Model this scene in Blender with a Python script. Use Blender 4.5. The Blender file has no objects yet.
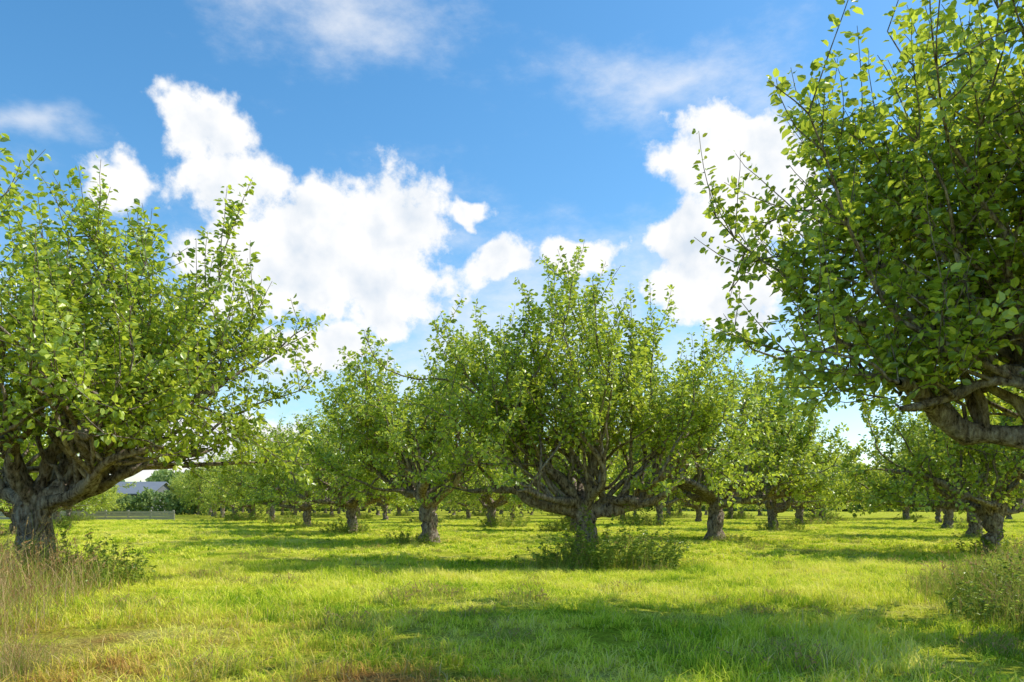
import bpy, math, random
import numpy as np
from mathutils import Vector

scene = bpy.context.scene
scene.view_settings.view_transform = 'Standard'
scene.view_settings.look = 'None'
scene.view_settings.exposure = 0
CAM_H = 1.1
SUN = Vector((0.90, 0.22, 1.0)).normalized()

# ---------------------------------------------------------------- helpers
def nrm(v):
    return v / (np.linalg.norm(v, axis=-1, keepdims=True) + 1e-9)

def gz(x, y):
    x = np.asarray(x, float); y = np.asarray(y, float)
    f = np.exp(-(x*x+y*y)/(70.0**2))
    return f*(0.035*np.sin(x*0.55+0.3*y)+0.03*np.sin(y*0.7-x*0.2+1.0)+0.02*np.sin(1.3*x+0.9*y))

class MB:
    def __init__(s):
        s.v=[]; s.f=[]; s.m=[]; s.r=[]; s.s=[]; s.n=0
    def add(s, v, f, mat, rnd, smooth):
        v=np.asarray(v,float).reshape(-1,3); f=np.asarray(f,int).reshape(-1,4)
        s.v.append(v); s.f.append(f+s.n); s.n+=len(v)
        s.m.append(np.full(len(f),mat)); s.s.append(np.full(len(f),smooth))
        s.r.append(np.broadcast_to(rnd,(len(v),)).astype(float))
    def mesh(s, name, mats):
        v=np.concatenate(s.v); f=np.concatenate(s.f)
        me=bpy.data.meshes.new(name)
        me.vertices.add(len(v)); me.vertices.foreach_set('co',v.ravel().astype(np.float32))
        me.loops.add(f.size); me.loops.foreach_set('vertex_index',f.ravel().astype(np.int32))
        me.polygons.add(len(f)); me.polygons.foreach_set('loop_start',(np.arange(len(f))*4).astype(np.int32))
        for m in mats: me.materials.append(m)
        me.polygons.foreach_set('material_index',np.concatenate(s.m).astype(np.int32))
        me.polygons.foreach_set('use_smooth',np.concatenate(s.s).astype(bool))
        a=me.attributes.new('rnd','FLOAT','POINT'); a.data.foreach_set('value',np.concatenate(s.r).astype(np.float32))
        me.update(calc_edges=True)
        return me

def obj(name, me, loc=(0,0,0), rot=0, scale=1, parent=None):
    o=bpy.data.objects.new(name, me)
    o.location=loc; o.rotation_euler=(0,0,rot)
    o.scale=(scale,)*3 if not hasattr(scale,'__len__') else scale
    scene.collection.objects.link(o)
    if parent: o.parent=parent
    return o

def tube(mb, pts, rad, k, mat, lump, rng):
    pts=np.asarray(pts); n=len(pts); rad=np.asarray(rad)
    t=nrm(np.gradient(pts,axis=0))
    u=np.cross(t[0],[0.3,0.9,0.1]); u/=np.linalg.norm(u)
    U=[]
    for i in range(n):
        u=u-np.dot(u,t[i])*t[i]; u/=np.linalg.norm(u)+1e-9; U.append(u)
    U=np.array(U); V=np.cross(t,U)
    a=np.linspace(0,2*math.pi,k,endpoint=False)
    rr=rad[:,None]*np.ones((1,k))
    if lump>0:
        rr=rr*(1+lump*rng.normal(size=(n,k))*0.5+lump*rng.normal(size=(1,k))*0.6+lump*rng.normal(size=(n,1))*0.6)
    v=pts[:,None,:]+rr[...,None]*(np.cos(a)[None,:,None]*U[:,None,:]+np.sin(a)[None,:,None]*V[:,None,:])
    i=np.arange(n-1)[:,None]; j=np.arange(k)[None,:]; j2=(j+1)%k
    f=np.stack([i*k+j+0*j2,i*k+j2,(i+1)*k+j2,(i+1)*k+j],-1).reshape(-1,4)
    mb.add(v.reshape(-1,3),f,mat,rng.random(),True)

TPL=np.array([[0,0,0],[.28,.30,.07],[.68,.27,.07],[1,0,-.10],[.68,-.27,.07],[.28,-.30,.07]])
TF=np.array([[0,3,2,1],[0,5,4,3]])
def leaves(mb, P, A, N, L, mat, rng, width=1.0):
    P=np.asarray(P);A=nrm(np.asarray(A)); N=nrm(N-(N*A).sum(1,keepdims=True)*A)
    S=np.cross(N,A); n=len(P)
    L=np.asarray(L)[:,None,None]
    fold=rng.uniform(0.3,2.2,(n,1,1)); w=width*rng.uniform(.85,1.2,(n,1,1))
    v=P[:,None,:]+L*(TPL[None,:,0:1]*A[:,None,:]+w*TPL[None,:,1:2]*S[:,None,:]+fold*TPL[None,:,2:3]*N[:,None,:])
    f=(np.arange(n)*6)[:,None,None]+TF[None]
    mb.add(v.reshape(-1,3),f.reshape(-1,4),mat,np.repeat(rng.random(n),6),False)

def path(p, d, length, n, wob, bias, rng):
    p=np.array(p,float); d=np.array(d,float); d/=np.linalg.norm(d)
    out=[p.copy()]; st=length/n; b=np.array(bias,float)
    for i in range(n):
        d=d+rng.normal(size=3)*wob+b; d/=np.linalg.norm(d)
        p=p+d*st; out.append(p.copy())
    return np.array(out)

def azel(az,el):
    az=math.radians(az); el=math.radians(el)
    return np.array([math.cos(az)*math.cos(el),math.sin(az)*math.cos(el),math.sin(el)])

# ---------------------------------------------------------------- materials
def mat_new(name):
    m=bpy.data.materials.new(name); m.use_nodes=True
    nt=m.node_tree; nt.nodes.clear()
    return m,nt,nt.nodes,nt.links
def ramp(ns, stops):
    r=ns.new('ShaderNodeValToRGB'); e=r.color_ramp.elements
    while len(e)<len(stops): e.new(0.5)
    for i,(p,c) in enumerate(stops):
        e[i].position=p; e[i].color=(*c,1)
    return r
def mth(ns,ls,op,a,b=None,c=None,clamp=False):
    m=ns.new('ShaderNodeMath'); m.operation=op; m.use_clamp=clamp
    for i,x in enumerate((a,b,c)):
        if x is None: continue
        if isinstance(x,(int,float)): m.inputs[i].default_value=x
        else: ls.new(x,m.inputs[i])
    return m.outputs[0]
def mixc(ns,ls,f,a,b,mode='MIX'):
    m=ns.new('ShaderNodeMix'); m.data_type='RGBA'; m.blend_type=mode
    for s,x in ((m.inputs[0],f),(m.inputs[6],a),(m.inputs[7],b)):
        if isinstance(x,(int,float)): s.default_value=x
        elif isinstance(x,tuple): s.default_value=(*x,1)
        else: ls.new(x,s)
    return m.outputs[2]
def noise(ns,ls,vec,scale,detail=4,rough=.5):
    n=ns.new('ShaderNodeTexNoise'); n.inputs['Scale'].default_value=scale
    n.inputs['Detail'].default_value=detail; n.inputs['Roughness'].default_value=rough
    if vec is not None: ls.new(vec,n.inputs['Vector'])
    return n
def diff_trans(m,ns,ls,col,tcol,tmix,gloss=0,rough=.4):
    p=ns.new('ShaderNodeBsdfDiffuse'); t=ns.new('ShaderNodeBsdfTranslucent')
    for s,x in ((p.inputs[0],col),(t.inputs[0],tcol)):
        if isinstance(x,tuple): s.default_value=(*x,1)
        else: ls.new(x,s)
    mx=ns.new('ShaderNodeMixShader'); mx.inputs[0].default_value=tmix
    ls.new(p.outputs[0],mx.inputs[1]); ls.new(t.outputs[0],mx.inputs[2]); out=mx.outputs[0]
    if gloss>0:
        g=ns.new('ShaderNodeBsdfGlossy'); g.inputs['Roughness'].default_value=rough; g.inputs[0].default_value=(1,1,.9,1)
        m2=ns.new('ShaderNodeMixShader'); m2.inputs[0].default_value=gloss
        ls.new(out,m2.inputs[1]); ls.new(g.outputs[0],m2.inputs[2]); out=m2.outputs[0]
    o=ns.new('ShaderNodeOutputMaterial'); ls.new(out,o.inputs[0])

def leaf_material(name, dark, mid, light, trans, tmix=.5, gloss=.05):
    m,nt,ns,ls=mat_new(name)
    at=ns.new('ShaderNodeAttribute'); at.attribute_name='rnd'
    oi=ns.new('ShaderNodeObjectInfo')
    v=mth(ns,ls,'ADD',mth(ns,ls,'MULTIPLY',at.outputs['Fac'],.85),mth(ns,ls,'MULTIPLY',oi.outputs['Random'],.15))
    r=ramp(ns,[(0.0,dark),(0.5,mid),(1.0,light)]); ls.new(v,r.inputs[0])
    tc=mixc(ns,ls,v,tuple(c*.55 for c in trans),tuple(min(1,c*1.3) for c in trans))
    diff_trans(m,ns,ls,r.outputs[0],tc,tmix,gloss,.38)
    return m

M_LEAF=leaf_material('apple_leaf',(.05,.11,.014),(.24,.36,.035),(.64,.69,.11),(.70,.80,.065),.41,.055)
M_LEAF_HAZED=leaf_material('apple_leaf_hazed',(.14,.22,.05),(.38,.47,.08),(.62,.67,.14),(.76,.84,.12),.44,.02)  # apple leaf lightened for far trees, distance haze painted into the colours
M_WEED=leaf_material('weed_leaf',(.08,.14,.02),(.22,.32,.04),(.42,.48,.08),(.5,.6,.08),.4,.03)
M_FAR=leaf_material('far_foliage',(.14,.20,.07),(.24,.32,.11),(.34,.42,.16),(.42,.52,.15),.35,0)

def bark_material():
    m,nt,ns,ls=mat_new('bark')
    tc=ns.new('ShaderNodeTexCoord')
    mp=ns.new('ShaderNodeMapping'); mp.inputs['Scale'].default_value=(1,1,.4); ls.new(tc.outputs['Object'],mp.inputs[0])
    n1=noise(ns,ls,mp.outputs[0],19,7,.72); n2=noise(ns,ls,tc.outputs['Object'],5,4,.6)
    r1=ramp(ns,[(.36,(.04,.028,.021)),(.50,(.27,.205,.155)),(.68,(.60,.51,.42))]); ls.new(n1.outputs['Fac'],r1.inputs[0])
    r2=ramp(ns,[(.52,(0,0,0)),(.64,(1,1,1))]); ls.new(n2.outputs['Fac'],r2.inputs[0])
    c=mixc(ns,ls,mth(ns,ls,'MULTIPLY',r2.outputs[0],.3),r1.outputs[0],(.50,.46,.38))
    p=ns.new('ShaderNodeBsdfDiffuse'); ls.new(c,p.inputs['Color'])
    b=ns.new('ShaderNodeBump'); b.inputs['Strength'].default_value=1; b.inputs['Distance'].default_value=.06
    ls.new(n1.outputs['Fac'],b.inputs['Height']); ls.new(b.outputs[0],p.inputs['Normal'])
    o=ns.new('ShaderNodeOutputMaterial'); ls.new(p.outputs[0],o.inputs[0]); return m
M_BARK=bark_material()

def grass_colour(ns,ls,use_attr):
    geo=ns.new('ShaderNodeNewGeometry'); P=geo.outputs['Position']
    n1=noise(ns,ls,P,.55,4,.68)
    v=mth(ns,ls,'MULTIPLY',n1.outputs['Fac'],1.6); v=mth(ns,ls,'SUBTRACT',v,.12)
    if use_attr:
        at=ns.new('ShaderNodeAttribute'); at.attribute_name='rnd'
        v=mth(ns,ls,'ADD',v,mth(ns,ls,'MULTIPLY',at.outputs['Fac'],.46))
        v=mth(ns,ls,'SUBTRACT',v,.23)
    r=ramp(ns,[(.36,(.22,.38,.024)),(.55,(.62,.73,.05)),(.72,(.88,.88,.09)),(.95,(.95,.88,.24))]); ls.new(v,r.inputs[0])
    # dry, reddish sward in the near left of the field and beside the worn soil
    sx=ns.new('ShaderNodeSeparateXYZ'); ls.new(P,sx.inputs[0])
    dx=mth(ns,ls,'DIVIDE',mth(ns,ls,'ADD',sx.outputs[0],5.0),4.6)
    dy=mth(ns,ls,'DIVIDE',mth(ns,ls,'SUBTRACT',sx.outputs[1],5.0),3.2)
    d=mth(ns,ls,'SQRT',mth(ns,ls,'ADD',mth(ns,ls,'MULTIPLY',dx,dx),mth(ns,ls,'MULTIPLY',dy,dy)))
    a=mth(ns,ls,'SUBTRACT',1.3,d)
    ex=mth(ns,ls,'DIVIDE',mth(ns,ls,'ADD',sx.outputs[0],.75),.75)
    ey=mth(ns,ls,'DIVIDE',mth(ns,ls,'SUBTRACT',sx.outputs[1],4.95),.5)
    e=mth(ns,ls,'SQRT',mth(ns,ls,'ADD',mth(ns,ls,'MULTIPLY',ex,ex),mth(ns,ls,'MULTIPLY',ey,ey)))
    b=mth(ns,ls,'SUBTRACT',1.7,e)
    w=mth(ns,ls,'MAXIMUM',mth(ns,ls,'MAXIMUM',a,b),-.2)
    n3=noise(ns,ls,P,1.6,3,.7)
    w=mth(ns,ls,'ADD',w,mth(ns,ls,'MULTIPLY',mth(ns,ls,'SUBTRACT',n3.outputs['Fac'],.58),2.8))
    if use_attr: w=mth(ns,ls,'ADD',w,mth(ns,ls,'MULTIPLY',mth(ns,ls,'SUBTRACT',at.outputs['Fac'],.5),.9))
    w=mth(ns,ls,'MULTIPLY',w,.8,clamp=True)
    c=mixc(ns,ls,w,r.outputs[0],(.58,.33,.10))
    if use_attr:
        gt=mth(ns,ls,'GREATER_THAN',at.outputs['Fac'],.94)
        c=mixc(ns,ls,mth(ns,ls,'MULTIPLY',gt,.7),c,(.70,.58,.28))
    return c
m,nt,ns,ls=mat_new('grass_blade'); c=grass_colour(ns,ls,True); diff_trans(m,ns,ls,c,c,.34); M_GRASS=m
def ground_material():
    m,nt,ns,ls=mat_new('ground_turf')
    c=grass_colour(ns,ls,False)
    geo=ns.new('ShaderNodeNewGeometry')
    n=noise(ns,ls,geo.outputs['Position'],28,4,.75)
    rr=ramp(ns,[(.3,(.2,.2,.2)),(.7,(.78,.78,.78))]); ls.new(n.outputs['Fac'],rr.inputs[0])
    c2=mixc(ns,ls,1.0,c,rr.outputs[0],'MULTIPLY')
    p=ns.new('ShaderNodeBsdfDiffuse'); ls.new(c2,p.inputs['Color'])
    b=ns.new('ShaderNodeBump'); b.inputs['Strength'].default_value=.8; b.inputs['Distance'].default_value=.06
    ls.new(n.outputs['Fac'],b.inputs['Height']); ls.new(b.outputs[0],p.inputs['Normal'])
    o=ns.new('ShaderNodeOutputMaterial'); ls.new(p.outputs[0],o.inputs[0]); return m
M_GROUND=ground_material()
def straw_material(name,a,b):
    m,nt,ns,ls=mat_new(name)
    at=ns.new('ShaderNodeAttribute'); at.attribute_name='rnd'
    c=mixc(ns,ls,at.outputs['Fac'],a,b); diff_trans(m,ns,ls,c,c,.35); return m
M_STRAW=straw_material('straw',(.42,.23,.09),(.72,.54,.28))
M_TALL=straw_material('tall_green_blade',(.16,.27,.03),(.58,.60,.11))
def plain(name,c1,c2,scale,rough=.8,stretch=(1,1,1)):
    m,nt,ns,ls=mat_new(name)
    tc=ns.new('ShaderNodeTexCoord'); mp=ns.new('ShaderNodeMapping'); mp.inputs['Scale'].default_value=stretch
    ls.new(tc.outputs['Object'],mp.inputs[0]); n=noise(ns,ls,mp.outputs[0],scale,6,.6)
    c=mixc(ns,ls,n.outputs['Fac'],c1,c2)
    p=ns.new('ShaderNodeBsdfPrincipled'); ls.new(c,p.inputs['Base Color']); p.inputs['Roughness'].default_value=rough
    p.inputs['Specular IOR Level'].default_value=.15
    o=ns.new('ShaderNodeOutputMaterial'); ls.new(p.outputs[0],o.inputs[0]); return m

# ---------------------------------------------------------------- trees
def make_tree(name, seed, H, R, fork, tr, limbs, nsub=8, nshoot=6, leaf=.085, dens=55, lean=(0,0), low=2.0, ksides=(14,9,5,3), drop=.2, shoot_len=(.4,1.1), under=2.0, floor_z=1.3, leafmat=None, ex=.8, hardR=None):
    rng=np.random.default_rng(seed); mb=MB()
    fk=np.array([lean[0],lean[1],fork])
    n=13; tt=np.linspace(0,1,n)
    pts=np.array([[0,0,-.15]])+tt[:,None]*(fk+[0,0,.30])
    pts[1:-1,:2]+=rng.normal(size=(n-2,2))*.025
    rad=tr*(1+.6*np.exp(-tt*8)-.14*np.sin(tt*3.1)+.05*tt**3); rad[-1]*=.6
    tube(mb,pts,rad,ksides[0]+4,0,.15,rng)
    def env(x,y):
        r=math.hypot(x-lean[0],y-lean[1])/R
        return low+(H-low)*math.sqrt(max(0,1-r*r))**ex
    LP=[];LA=[];LN=[];LL=[]
    def leafline(pp,t0,dd):
        seg=np.linalg.norm(np.diff(pp,axis=0),axis=1).sum()
        m=max(3,int(seg*(1-t0)*dd))
        t=rng.uniform(t0,1,m)*(len(pp)-1); i=np.minimum(t.astype(int),len(pp)-2); fr=(t-i)[:,None]
        base=pp[i]*(1-fr)+pp[i+1]*fr; dr=nrm(pp[i+1]-pp[i])
        rd=rng.normal(size=(m,3)); rd=nrm(rd-(rd*dr).sum(1,keepdims=True)*dr)
        A=rd*.9+dr*rng.uniform(0,.9,(m,1))+np.array([0,0,-.22]); A=nrm(A)
        LP.append(base+rd*rng.uniform(.01,.055,(m,1))); LA.append(A)
        LN.append(np.array([0,0,.65])+rng.normal(size=(m,3))*.6+dr*.3); LL.append(leaf*rng.uniform(.6,1.25,m))
    def ok(p):
        r=math.hypot(p[0]-lean[0],p[1]-lean[1])/R
        if p[2]<floor_z: return False
        if hardR and r*R>hardR: return False
        return not (p[2]<under-.5*r and r<.7 and rng.random()<.8)
    def shoot(p,d,l,r,dd=dens,t0=.08):
        e=p+d*l; he=env(e[0],e[1])*rng.uniform(.86,1.13)
        if e[2]>he: l=max(.25,l-(e[2]-he)/max(.25,d[2]))
        if not ok(p+d*l*.7): return
        pp=path(p,d,l,5,.10,(0,0,.05),rng)
        tube(mb,pp,np.linspace(r,.003,6),ksides[3],0,0,rng); leafline(pp,t0,dd)
    for (az,el,ln,r) in limbs:
        az+=rng.normal()*3
        d=azel(az,el); st=fk+np.array([0,0,rng.uniform(-.25,.05)])
        nn=max(10,int(ln/.15)); p=st.copy(); lp=[p.copy()]
        hd=azel(az,max(10,el*.6)); kink=rng.normal(size=3)*.2
        for i in range(nn):
            if i%3==0: kink=rng.normal(size=3)*np.array([.36,.36,.44])
            d=d+kink*.66+hd*.27+rng.normal(size=3)*.05; d/=np.linalg.norm(d)
            if p[2]<fork+.12 and d[2]<.12: d[2]=.12+.3*abs(d[2]); d/=np.linalg.norm(d)
            p=p+d*ln/nn
            lp.append(p.copy())
        lp=np.array(lp); lr=(r*(.34+.66*(1-np.linspace(0,1,len(lp)))**.8))*(1+rng.normal(size=len(lp))*.10)
        lr[0]*=1.25; lr[-1]*=.6
        tube(mb,lp,lr,ksides[1]+1,0,.16,rng)
        ns_=int(nsub*ln/2.2+1)
        for j in range(ns_+1):
            t=1.0 if j==0 else rng.uniform(.2,1)
            ii=min(int(t*(len(lp)-1)),len(lp)-1); s=lp[ii]
            a2=az+rng.normal()*60
            e2=rng.uniform(25,80)
            if rng.random()<drop and t>.5: e2=rng.uniform(-25,20); a2=az+rng.normal()*45
            if j==0: a2=az; e2=25
            if t>.7 and rng.random()<.5: e2*=.55; a2=az+rng.normal()*35
            hh=env(s[0],s[1])-s[2]
            L2=np.clip(hh*rng.uniform(.4,.88),.55,3.2) if e2>25 else rng.uniform(.6,1.4)
            d2=azel(a2,e2)
            e=s+d2*L2; rr=math.hypot(e[0],e[1])
            if rr>R*1.0: L2=max(.4,L2*.6)
            if hardR and rr>hardR: L2=.4
            bp=path(s,d2,L2,10,.24,(0,0,.07 if e2>25 else -.02),rng)
            # a branch that sags below the crown floor is pruned / turned up
            for q in range(1,11):
                bp[q,2]=max(bp[q,2],floor_z+.15+.02*q)
            r2=min(lr[ii]*.55,.016+.014*L2)
            tube(mb,bp,np.linspace(r2,.006,11),ksides[2],0,.08,rng)
            leafline(bp,.4,dens*.7)
            for q in range(int(nshoot*(.6+.4*L2))+1):
                t3=1.0 if q==0 else rng.uniform(.2,1); i3=min(int(t3*10),9)
                pd=nrm(bp[i3+1]-bp[i3])
                up=np.array([0,0,rng.uniform(.0,1.0)]) if e2>25 else np.array([0,0,rng.uniform(-.5,.6)])
                d3=nrm(pd*.6+up+rng.normal(size=3)*.5)
                shoot(bp[i3+1],d3,rng.uniform(*shoot_len)*(1.0 if q else 1.1),.008)
        for j in range(int(ln*3)):
            ii=rng.integers(len(lp)//3,len(lp)); s=lp[ii]
            shoot(s,nrm(np.array([0,0,1])+rng.normal(size=3)*.45),rng.uniform(.3,1.0),.008)
    P=np.concatenate(LP); A=np.concatenate(LA); N=np.concatenate(LN); L=np.concatenate(LL)
    rr=np.hypot(P[:,0],P[:,1])/R
    keep=(P[:,2]>floor_z-.1)&~((P[:,2]<under-.5*rr)&(rr<.7)&(rng.random(len(P))<.45))
    leaves(mb,P[keep],A[keep],N[keep],L[keep],1,rng,width=1.05)
    print(name,'leaves',keep.sum())
    return mb.mesh(name,[M_BARK,leafmat or M_LEAF])

t_mid=make_tree('apple_tree_centre_mesh',11,7.2,3.5,1.15,.225,
   [(178,42,2.7,.14),(200,12,2.5,.12),(5,20,2.8,.15),(335,32,2.4,.11),(80,40,2.3,.10),(120,60,2.1,.09),(270,48,2.2,.09),(30,65,2.1,.09),(225,45,2.2,.09)],nsub=8,nshoot=7,dens=50,under=2.5)
t_left=make_tree('apple_tree_left_mesh',23,6.9,4.1,1.25,.23,
   [(15,26,3.0,.14),(345,14,3.0,.13),(40,40,2.6,.11),(170,25,2.7,.12),(200,45,2.3,.10),(100,40,2.3,.10),(285,38,2.4,.10),(320,45,2.6,.10),(60,60,2.3,.09),(5,55,2.5,.09)],nsub=8,nshoot=7,dens=48,under=2.1,floor_z=1.5)
t_right=make_tree('apple_tree_right_mesh',38,8.1,4.0,1.85,.25,
   [(181,12,2.7,.15),(200,28,2.6,.085),(165,34,2.6,.09),(225,48,2.3,.085),(100,40,2.5,.09),(30,40,2.4,.09),(320,40,2.4,.09),(178,45,2.6,.09),(190,62,2.5,.085),(160,58,2.4,.08)],nsub=8,nshoot=7,dens=40,low=2.8,under=2.5,floor_z=1.95,drop=.22,ex=.75,hardR=3.75)
def generic(seed,dens,leaf,k,nsub=8,nshoot=6,lm=None,fz=1.0):
    rg=random.Random(seed); L=[]; a0=rg.uniform(0,360)
    for i in range(7):
        L.append((a0+i*51+rg.uniform(-18,18),rg.choice([10,18,30,48]),rg.uniform(2.2,2.9),rg.uniform(.09,.14)))
    return make_tree('apple_tree_mesh_%d'%seed,seed,rg.uniform(5.8,6.7),rg.uniform(3.2,3.7),rg.uniform(1.0,1.25),rg.uniform(.19,.24),L,nsub,nshoot,leaf,dens,ksides=k,low=1.8,under=1.6,floor_z=fz,drop=.33,leafmat=lm)
mids=[generic(s,50,.095,(10,7,4,3)) for s in (101,102,103)]
fars=[generic(s,24,.16,(8,5,3,3),7,5,M_LEAF_HAZED,.65) for s in (201,202,203)]

def place(me,x,y,rot=0,sc=1,parent=None):
    return obj('apple_tree',me,(x,y,float(gz(x,y))-.03),rot,sc,parent)
place(t_left,-6.6,11.0)
place(t_mid,1.43,15.6)
place(t_right,5.5,7.2)
rg=random.Random(5)
far_parent=bpy.data.objects.new('distant_apple_trees',None); scene.collection.objects.link(far_parent)
rows=[(8.92,24.0),(19.2,17.6),(29.5,19.6),(39.8,22),(50.1,24),(60.4,20),(70.7,22)]
for ri,(c,y0) in enumerate(rows):
    y=y0
    while y<150:
        x=-.48*y+c+rg.uniform(-.3,.3); yy=y+rg.uniform(-.3,.3)
        if abs(x)<yy*.72+8:
            rot=rg.uniform(0,6.28); sc=rg.uniform(.95,1.12)
            if ri==0 and y<25: sc=1.22; rot=2.2
            if ri==1 and 25<y<27: sc=1.3
            if y<42: place(rg.choice(mids),x,yy,rot,sc)
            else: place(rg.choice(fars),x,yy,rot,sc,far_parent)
        y+=8.4
for y in (30,38.5,47,56,66,76,90,105,120):
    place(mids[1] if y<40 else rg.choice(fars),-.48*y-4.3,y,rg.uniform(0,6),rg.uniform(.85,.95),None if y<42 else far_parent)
for (x,y) in ((-17,17),(-21,26)):
    place(rg.choice(mids),x,y,rg.uniform(0,6),1)
for (x,y) in ((9.6,-1.2),(14.8,9.2)):
    place(rg.choice(mids),x,y,rg.uniform(0,6),1)

# ---------------------------------------------------------------- ground
u=np.linspace(-1,1,181); g=np.sinh(u*6.2)/np.sinh(6.2)*1400
X,Y=np.meshgrid(g,g+8,indexing='ij'); Z=gz(X,Y)
n=181; i,j=np.meshgrid(np.arange(n-1),np.arange(n-1),indexing='ij')
F=np.stack([i*n+j,(i+1)*n+j,(i+1)*n+j+1,i*n+j+1],-1).reshape(-1,4)
mb=MB(); mb.add(np.stack([X,Y,Z],-1),F,0,0,True)
obj('ground',mb.mesh('ground',[M_GROUND]))

def grass_patch(seed,size,nb,hmin,hmax,w):
    rng=np.random.default_rng(seed); mb=MB()
    nc=int(nb*.02); C=rng.uniform(-size/2,size/2,(nc,2))
    k=rng.integers(0,nc,nb); inC=rng.random(nb)<.55
    P=np.where(inC[:,None],C[k]+rng.normal(size=(nb,2))*.045,rng.uniform(-size/2,size/2,(nb,2)))
    ch=rng.uniform(.6,1.9,nc)**1.2
    h=rng.uniform(hmin,hmax,nb)*np.where(inC,ch[k],.75)
    a=rng.uniform(0,2*math.pi,nb); le=h*rng.uniform(.3,1.4,nb)
    b=a+math.pi/2+rng.normal(size=nb)*.6; S=np.stack([np.cos(b),np.sin(b),0*b],1)*(w*rng.uniform(.6,1.3,nb))[:,None]
    D=np.stack([np.cos(a),np.sin(a),0*a],1)
    p0=np.column_stack([P,np.full(nb,-.02)]); p1=p0+D*(le*.3)[:,None]+np.array([0,0,1])*(h*.62)[:,None]
    p2=p0+D*le[:,None]+np.array([0,0,1])*(h*rng.uniform(.65,1,nb))[:,None]
    v=np.stack([p0-S,p0+S,p1-S*.8,p1+S*.8,p2-S*.1,p2+S*.1],1)
    f=(np.arange(nb)*6)[:,None,None]+np.array([[0,1,3,2],[2,3,5,4]])[None]
    mb.add(v.reshape(-1,3),f.reshape(-1,4),0,np.repeat(rng.random(nb),6),False)
    return mb.mesh('grass_patch',[M_GRASS])
near=[grass_patch(s,2.1,8500,.035,.09,.0038) for s in (1,2,3,4)]
farp=[grass_patch(s,4.1,9000,.04,.085,.010) for s in (5,6,7)]
grass=bpy.data.objects.new('grass',None); scene.collection.objects.link(grass)
y=2.0
while y<15.9:
    x=-20.0
    while x<=20:
        if abs(x)<y*.72+4:
            hs=1.0+.4*math.sin(x*.9+y*.5)*math.sin(y*.8-x*.3+1)
            obj('grass_tufts',rg.choice(near),(x,y,float(gz(x,y))),rg.randrange(4)*math.pi/2,(1,1,hs),grass)
        x+=2
    y+=2
y=17.0
while y<62:
    x=-64.0
    while x<=64:
        if abs(x)<y*.72+4:
            obj('grass_tufts',rg.choice(farp),(x,y,float(gz(x,y))),rg.randrange(4)*math.pi/2,(1,1,rg.uniform(.8,1.2)),grass)
        x+=4
    y+=4

# ---------------------------------------------------------------- weeds & tall grass
def tall_blades(mb,rng,nb,rad,h,mi,ms,straw=.2,heads=.12):
    a=rng.uniform(0,6.28,nb); r=rad*np.sqrt(rng.random(nb))*rng.uniform(.6,1.25,nb); P=np.stack([np.cos(a)*r,np.sin(a)*r,0*r-.02],1)
    hh=h*rng.uniform(.3,1,nb)**1.3*(1.15-.6*np.minimum(1,r/rad)); b=rng.uniform(0,6.28,nb); D=np.stack([np.cos(b),np.sin(b),0*b],1)
    lean=hh*rng.uniform(.05,.8,nb); c=rng.uniform(0,6.28,nb)
    w=rng.uniform(.0015,.0045,nb)
    S=np.stack([np.cos(c),np.sin(c),0*c],1)*w[:,None]
    Q=[P+D*(lean*t*t)[:,None]+np.array([0,0,1])*(hh*(t-.25*t**3*lean/hh))[:,None] for t in (0,.4,.75,1)]
    v=np.stack([Q[0]-S,Q[0]+S,Q[1]-S*.9,Q[1]+S*.9,Q[2]-S*.6,Q[2]+S*.6,Q[3]-S*.15,Q[3]+S*.15],1)
    isS=rng.random(nb)<straw
    tf=np.array([[0,1,3,2],[2,3,5,4],[4,5,7,6]])
    for msk,mt in ((~isS,mi),(isS,ms)):
        k=msk.sum()
        if k: mb.add(v[msk].reshape(-1,3),((np.arange(k)*8)[:,None,None]+tf).reshape(-1,4),mt,np.repeat(rng.random(k),8),False)
    hd=np.where((rng.random(nb)<heads)&(hh>h*.5))[0]
    if len(hd):
        m=12; tp=np.repeat(Q[3][hd],m,0); dn=np.repeat(nrm(Q[3]-Q[2])[hd],m,0)
        L=rng.uniform(0,.12,(len(tp),1)); A=nrm(dn+rng.normal(size=(len(tp),3))*.4)
        leaves(mb,tp-dn*L,A,rng.normal(size=(len(tp),3)),rng.uniform(.015,.035,len(tp)),ms,rng,.5)
def weed_mesh(seed,rad,h,nst,ngr):
    rng=np.random.default_rng(seed); mb=MB(); LP=[];LA=[];LN=[];LL=[]
    for s in range(nst):
        a=rng.uniform(0,6.28); r=rad*math.sqrt(rng.random()); p=np.array([math.cos(a)*r,math.sin(a)*r,-.02])
        hh=h*rng.uniform(.35,1)*(1.1-.55*r/rad)
        pp=path(p,azel(math.degrees(a)+rng.normal()*40,rng.uniform(50,88)),hh,6,.1,(0,0,-.02),rng)
        tube(mb,pp,np.linspace(.006,.002,7),3,0,0,rng)
        m=int(hh*42)+4; t=rng.uniform(.15,1,m)*6; i=np.minimum(t.astype(int),5); fr=(t-i)[:,None]
        b=pp[i]*(1-fr)+pp[i+1]*fr; A=rng.normal(size=(m,3)); A[:,2]=A[:,2]*.3
        LP.append(b);LA.append(A);LN.append(np.array([0,0,1])+rng.normal(size=(m,3))*.4);LL.append(rng.uniform(.035,.085,m))
    leaves(mb,np.concatenate(LP),np.concatenate(LA),np.concatenate(LN),np.concatenate(LL),0,rng,.8)
    tall_blades(mb,rng,ngr,rad*1.1,h*.75,1,2)
    return mb.mesh('weed_mesh',[M_WEED,M_TALL,M_STRAW])
w_mid=weed_mesh(51,1.2,1.15,170,1100)
w_a=weed_mesh(52,.8,.7,60,600); w_b=weed_mesh(53,.9,.5,40,700)
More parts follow.
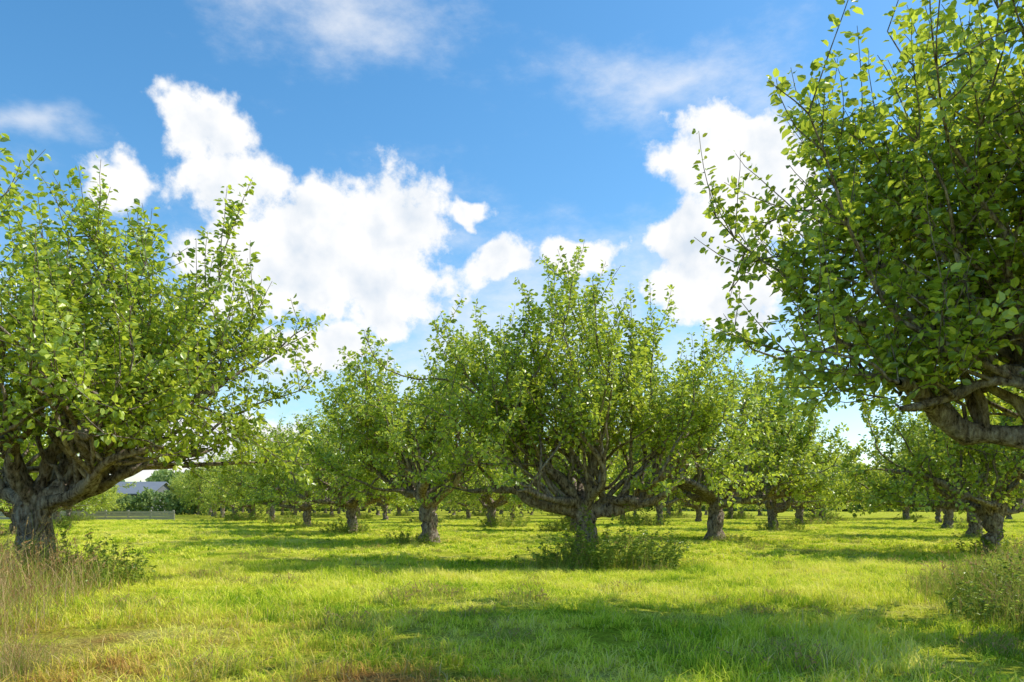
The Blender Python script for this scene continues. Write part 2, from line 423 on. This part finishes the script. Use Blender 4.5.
def put(name,me,x,y,rot=0,sc=1,parent=None): return obj(name,me,(x,y,float(gz(x,y))),rot,sc,parent)
put('weed_clump',w_mid,1.85,15.0,0,1.1)
put('weed_clump',w_b,1.0,14.9,1)
far_w=bpy.data.objects.new('distant_undergrowth',None); scene.collection.objects.link(far_w)
for ob in [o for o in scene.objects if o.name.startswith('apple_tree')]:
    x,y=ob.location.x,ob.location.y
    if 15.7<y<42:
        put('weed_clump',rg.choice([w_a,w_b,w_a]),x+rg.uniform(-.5,.5),y-.3,rg.uniform(0,6),rg.uniform(.9,1.4))
    elif 42<=y<95 and rg.random()<.7: put('undergrowth',rg.choice([w_a,w_b]),x+rg.uniform(-1,1),y-.3,rg.uniform(0,6),rg.uniform(1.1,1.8),far_w)
put('weed_clump',w_mid,-5.9,10.6,2,.8); put('weed_clump',w_a,-6.6,10.0,2,1.2); put('weed_clump',w_a,5.6,6.9,2,1.2)
def tall_mesh(seed,rad,h,nb,straw,heads):
    rng=np.random.default_rng(seed); mb=MB(); tall_blades(mb,rng,nb,rad,h,0,1,straw,heads); return mb.mesh('tall_grass_mesh',[M_TALL,M_STRAW])
tg1=tall_mesh(61,1.0,1.0,1500,.55,.2); tg2=tall_mesh(62,1.0,.8,1700,.15,.1); tg3=tall_mesh(63,.4,.24,420,.15,.06)
for x,y,s in ((-5.5,8.2,1),(-5.9,9.4,1.1),(-4.8,6.9,.75),(-6.6,8.6,1.1),(-4.2,5.6,.6),(-7,10,1.1),(-3.3,5.2,.4)): put('tall_grass',tg1,x,y,rg.uniform(0,6),s)
for x,y,s in ((5.7,8.9,1),(6.4,9.6,1.1),(5.2,7.6,.75),(6.0,8.0,.9),(5.9,10.2,.8),(7.4,10.6,1)): put('tall_grass',tg2,x,y,rg.uniform(0,6),s)
put('weed_clump',w_mid,5.9,8.6,1,.75); put('weed_clump',w_a,5.0,7.9,1,.8)
for q in range(100):
    y=rg.uniform(5,28); x=rg.uniform(-.62,.62)*y
    put('grass_tussock',tg3,x,y,rg.uniform(0,6),rg.uniform(.5,1.1))

# ---------------------------------------------------------------- barn and fence at far left
def box(mb,x0,x1,y0,y1,z0,z1,mat):
    v=[(x0,y0,z0),(x1,y0,z0),(x1,y1,z0),(x0,y1,z0),(x0,y0,z1),(x1,y0,z1),(x1,y1,z1),(x0,y1,z1)]
    mb.add(v,[(0,3,2,1),(4,5,6,7),(0,1,5,4),(1,2,6,5),(2,3,7,6),(3,0,4,7)],mat,.5,False)
M_WALL=plain('barn_cladding',(.12,.125,.13),(.19,.195,.2),3,.9,(8,8,.3)); M_ROOF=plain('barn_roof',(.16,.18,.20),(.23,.25,.28),1.2,.9)
M_DOOR=plain('barn_door',(.05,.08,.06),(.08,.11,.09),3); M_WOOD=plain('weathered_wood',(.34,.31,.26),(.46,.43,.37),6,.9)
barn=bpy.data.objects.new('barn',None); scene.collection.objects.link(barn); barn.location=(-58,112,0)
mb=MB(); box(mb,-9,9,-4,4,0,2.8,0)
mb.add([(-9,-4,2.8),(-9,4,2.8),(-9,0,4.3),(-9,0,4.3)],[(0,1,2,3)],0,.5,False); mb.add([(9,-4,2.8),(9,4,2.8),(9,0,4.3),(9,0,4.3)],[(0,1,2,3)],0,.5,False)
obj('walls',mb.mesh('walls',[M_WALL]),parent=barn)
mb=MB()
for sgn in (-1,1):
    v=[(-9.4,sgn*4.5,2.65),(9.4,sgn*4.5,2.65),(9.4,0,4.4),(-9.4,0,4.4)]; v2=[(a,b,c+.12) for a,b,c in v]
    mb.add(v+v2,[(0,1,2,3),(4,5,6,7),(0,1,5,4),(1,2,6,5),(3,0,4,7)],0,.5,False)
obj('roof',mb.mesh('roof',[M_ROOF]),parent=barn)
mb=MB(); box(mb,-2,2,-4.08,-4.01,0.02,2.1,0); box(mb,5,6.4,-4.06,-4.01,1.0,1.8,0); box(mb,-7,-5.6,-4.06,-4.01,1.0,1.8,0)
obj('doors',mb.mesh('doors',[M_DOOR]),parent=barn)
mb=MB()
for k in range(13):
    x=-46+k*1.7; box(mb,x,x+.12,60,60.12,0,.8,0)
for z in (.08,.3,.52): box(mb,-46,-25.4,59.95,59.995,z,z+.19,0)
obj('wooden_fence',mb.mesh('wooden_fence',[M_WOOD]))

# ---------------------------------------------------------------- hedges
rng=np.random.default_rng(78); n=7000
xs=rng.uniform(-75,-38,n); hh=2.5+.5*np.sin(xs*.8)+.35*np.sin(xs*2.3)
P=np.stack([xs,100+rng.normal(size=n)*.8,hh*rng.random(n)**.7],1)
mb=MB(); leaves(mb,P,rng.normal(size=(n,3)),rng.normal(size=(n,3)),rng.uniform(.25,.5,n),0,rng,1.2)
obj('field_hedge',mb.mesh('field_hedge',[M_FAR]))
rng=np.random.default_rng(77); n=26000
ang=rng.uniform(math.radians(35),math.radians(145),n); rad=rng.uniform(170,185,n)
hh=5.0+2*np.sin(ang*23)+1.3*np.sin(ang*61+1)+.8*np.sin(ang*140)
P=np.stack([np.cos(ang)*rad,np.sin(ang)*rad,hh*rng.random(n)**.7],1)
mb=MB(); leaves(mb,P,rng.normal(size=(n,3)),rng.normal(size=(n,3)),rng.uniform(.9,1.7,n),0,rng,1.3)
obj('distant_hedge',mb.mesh('distant_hedge',[M_FAR]))

# ---------------------------------------------------------------- world
w=bpy.data.worlds.new('World'); scene.world=w; w.use_nodes=True
nt=w.node_tree; ns=nt.nodes; ls=nt.links; ns.clear()
sky=ns.new('ShaderNodeTexSky'); sky.sky_type='NISHITA'; sky.sun_disc=False
sky.sun_elevation=math.asin(SUN.z); sky.sun_rotation=math.atan2(SUN.x,SUN.y)
sky.air_density=1.0; sky.dust_density=.5; sky.ozone_density=2.4
hs=ns.new('ShaderNodeHueSaturation'); hs.inputs['Saturation'].default_value=1.27; hs.inputs['Value'].default_value=1.38; hs.inputs['Hue'].default_value=.492
ls.new(sky.outputs[0],hs.inputs['Color'])
bg1=ns.new('ShaderNodeBackground'); ls.new(hs.outputs[0],bg1.inputs[0]); bg1.inputs[1].default_value=.15
tc=ns.new('ShaderNodeTexCoord'); D=tc.outputs['Generated']
def vm(op,a,b=None):
    m=ns.new('ShaderNodeVectorMath'); m.operation=op
    for k,x in enumerate((a,b)):
        if x is None: continue
        if isinstance(x,tuple): m.inputs[k].default_value=x
        else: ls.new(x,m.inputs[k])
    return m
wn=noise(ns,ls,D,9,3,.6)
off=vm('MULTIPLY',vm('SUBTRACT',wn.outputs['Color'],(.5,.5,.5)).outputs[0],(.13,.13,.11))
DD=vm('ADD',D,off.outputs[0]).outputs[0]
def field(lst,dvec,g=1.0):
    cur=None
    for a,e,rx,rz in lst:
        l=math.sqrt(1+a*a+e*e); c=(a/l,1/l,e/l)
        s=vm('MULTIPLY',vm('SUBTRACT',dvec,c).outputs[0],(l/rx/g,l/rx/g,l/rz/g))
        d=vm('LENGTH',s.outputs[0]); val=mth(ns,ls,'SUBTRACT',1.0,d.outputs['Value'])
        if cur is None: cur=val
        else: cur=mth(ns,ls,'SMOOTH_MAX',cur,val,.25)
    return cur
cum=[(-.25,.32,.155,.085),(-.386,.470,.055,.045),(-.35,.40,.08,.055),(-.165,.36,.07,.055),(-.175,.275,.09,.055),(-.29,.27,.08,.045),
 (-.492,.425,.06,.038),(-.245,.190,.09,.035),(-.056,.365,.025,.012),(-.015,.312,.055,.03),(.098,.315,.055,.03),(.225,.318,.06,.055),
 (.295,.435,.09,.065),(.334,.385,.09,.06),(.26,.27,.09,.05),(-.42,.08,.14,.05),(.75,.3,.2,.08),(-.9,.35,.2,.1)]
wisp=[(-.21,.61,.15,.05),(.198,.535,.18,.05),(-.618,.485,.09,.025),(.0,.22,.6,.12)]
f1=field(cum,DD,1.17)
n1=noise(ns,ls,D,15,7,.62)
den=mth(ns,ls,'ADD',f1,mth(ns,ls,'MULTIPLY',mth(ns,ls,'SUBTRACT',n1.outputs['Fac'],.51),1.9))
mr=ns.new('ShaderNodeMapRange'); mr.interpolation_type='SMOOTHSTEP'; mr.inputs['From Min'].default_value=-.03; mr.inputs['From Max'].default_value=.36; ls.new(den,mr.inputs['Value'])
f2=field(wisp,DD)
mp=ns.new('ShaderNodeMapping'); mp.inputs['Scale'].default_value=(1,1,2.0); mp.inputs['Rotation'].default_value=(0,.35,0); ls.new(D,mp.inputs[0])
n2=noise(ns,ls,mp.outputs[0],8,7,.65)
dw=mth(ns,ls,'ADD',f2,mth(ns,ls,'MULTIPLY',mth(ns,ls,'SUBTRACT',n2.outputs['Fac'],.54),3.2))
mr2=ns.new('ShaderNodeMapRange'); mr2.interpolation_type='SMOOTHSTEP'; mr2.inputs['From Min'].default_value=-.6; mr2.inputs['From Max'].default_value=1.5; mr2.inputs['To Max'].default_value=.7; ls.new(dw,mr2.inputs['Value'])
fac=mth(ns,ls,'MAXIMUM',mr.outputs[0],mr2.outputs[0])
D2=vm('ADD',D,(SUN.x*.025,0.0,SUN.z*.025)).outputs[0]
n3=noise(ns,ls,D2,15,3,.5)
sh=mth(ns,ls,'ADD',mth(ns,ls,'MULTIPLY',mth(ns,ls,'SUBTRACT',n3.outputs['Fac'],n1.outputs['Fac']),1.7),mth(ns,ls,'MULTIPLY',den,.30))
cr=ramp(ns,[(.08,(1.0,1.0,1.0)),(.55,(.70,.78,.88))]); ls.new(sh,cr.inputs[0])
bg2=ns.new('ShaderNodeBackground'); ls.new(cr.outputs[0],bg2.inputs[0]); bg2.inputs[1].default_value=1.04
mx=ns.new('ShaderNodeMixShader'); ls.new(fac,mx.inputs[0]); ls.new(bg1.outputs[0],mx.inputs[1]); ls.new(bg2.outputs[0],mx.inputs[2])
o=ns.new('ShaderNodeOutputWorld'); ls.new(mx.outputs[0],o.inputs[0])

# ---------------------------------------------------------------- sun, camera
sl=bpy.data.lights.new('sun','SUN'); sl.energy=5; sl.angle=math.radians(.5); sl.color=(1,.965,.88)
so=bpy.data.objects.new('sun',sl); so.rotation_euler=SUN.to_track_quat('Z','Y').to_euler(); so.location=(20,12,30); scene.collection.objects.link(so)
cd=bpy.data.cameras.new('camera'); cd.lens=28; cd.sensor_width=36; cd.shift_y=(506-341)/1024; cd.clip_end=4000; cd.clip_start=.1
co=bpy.data.objects.new('camera',cd); co.location=(0,0,CAM_H); co.rotation_euler=(math.radians(90),0,0)
scene.collection.objects.link(co); scene.camera=co
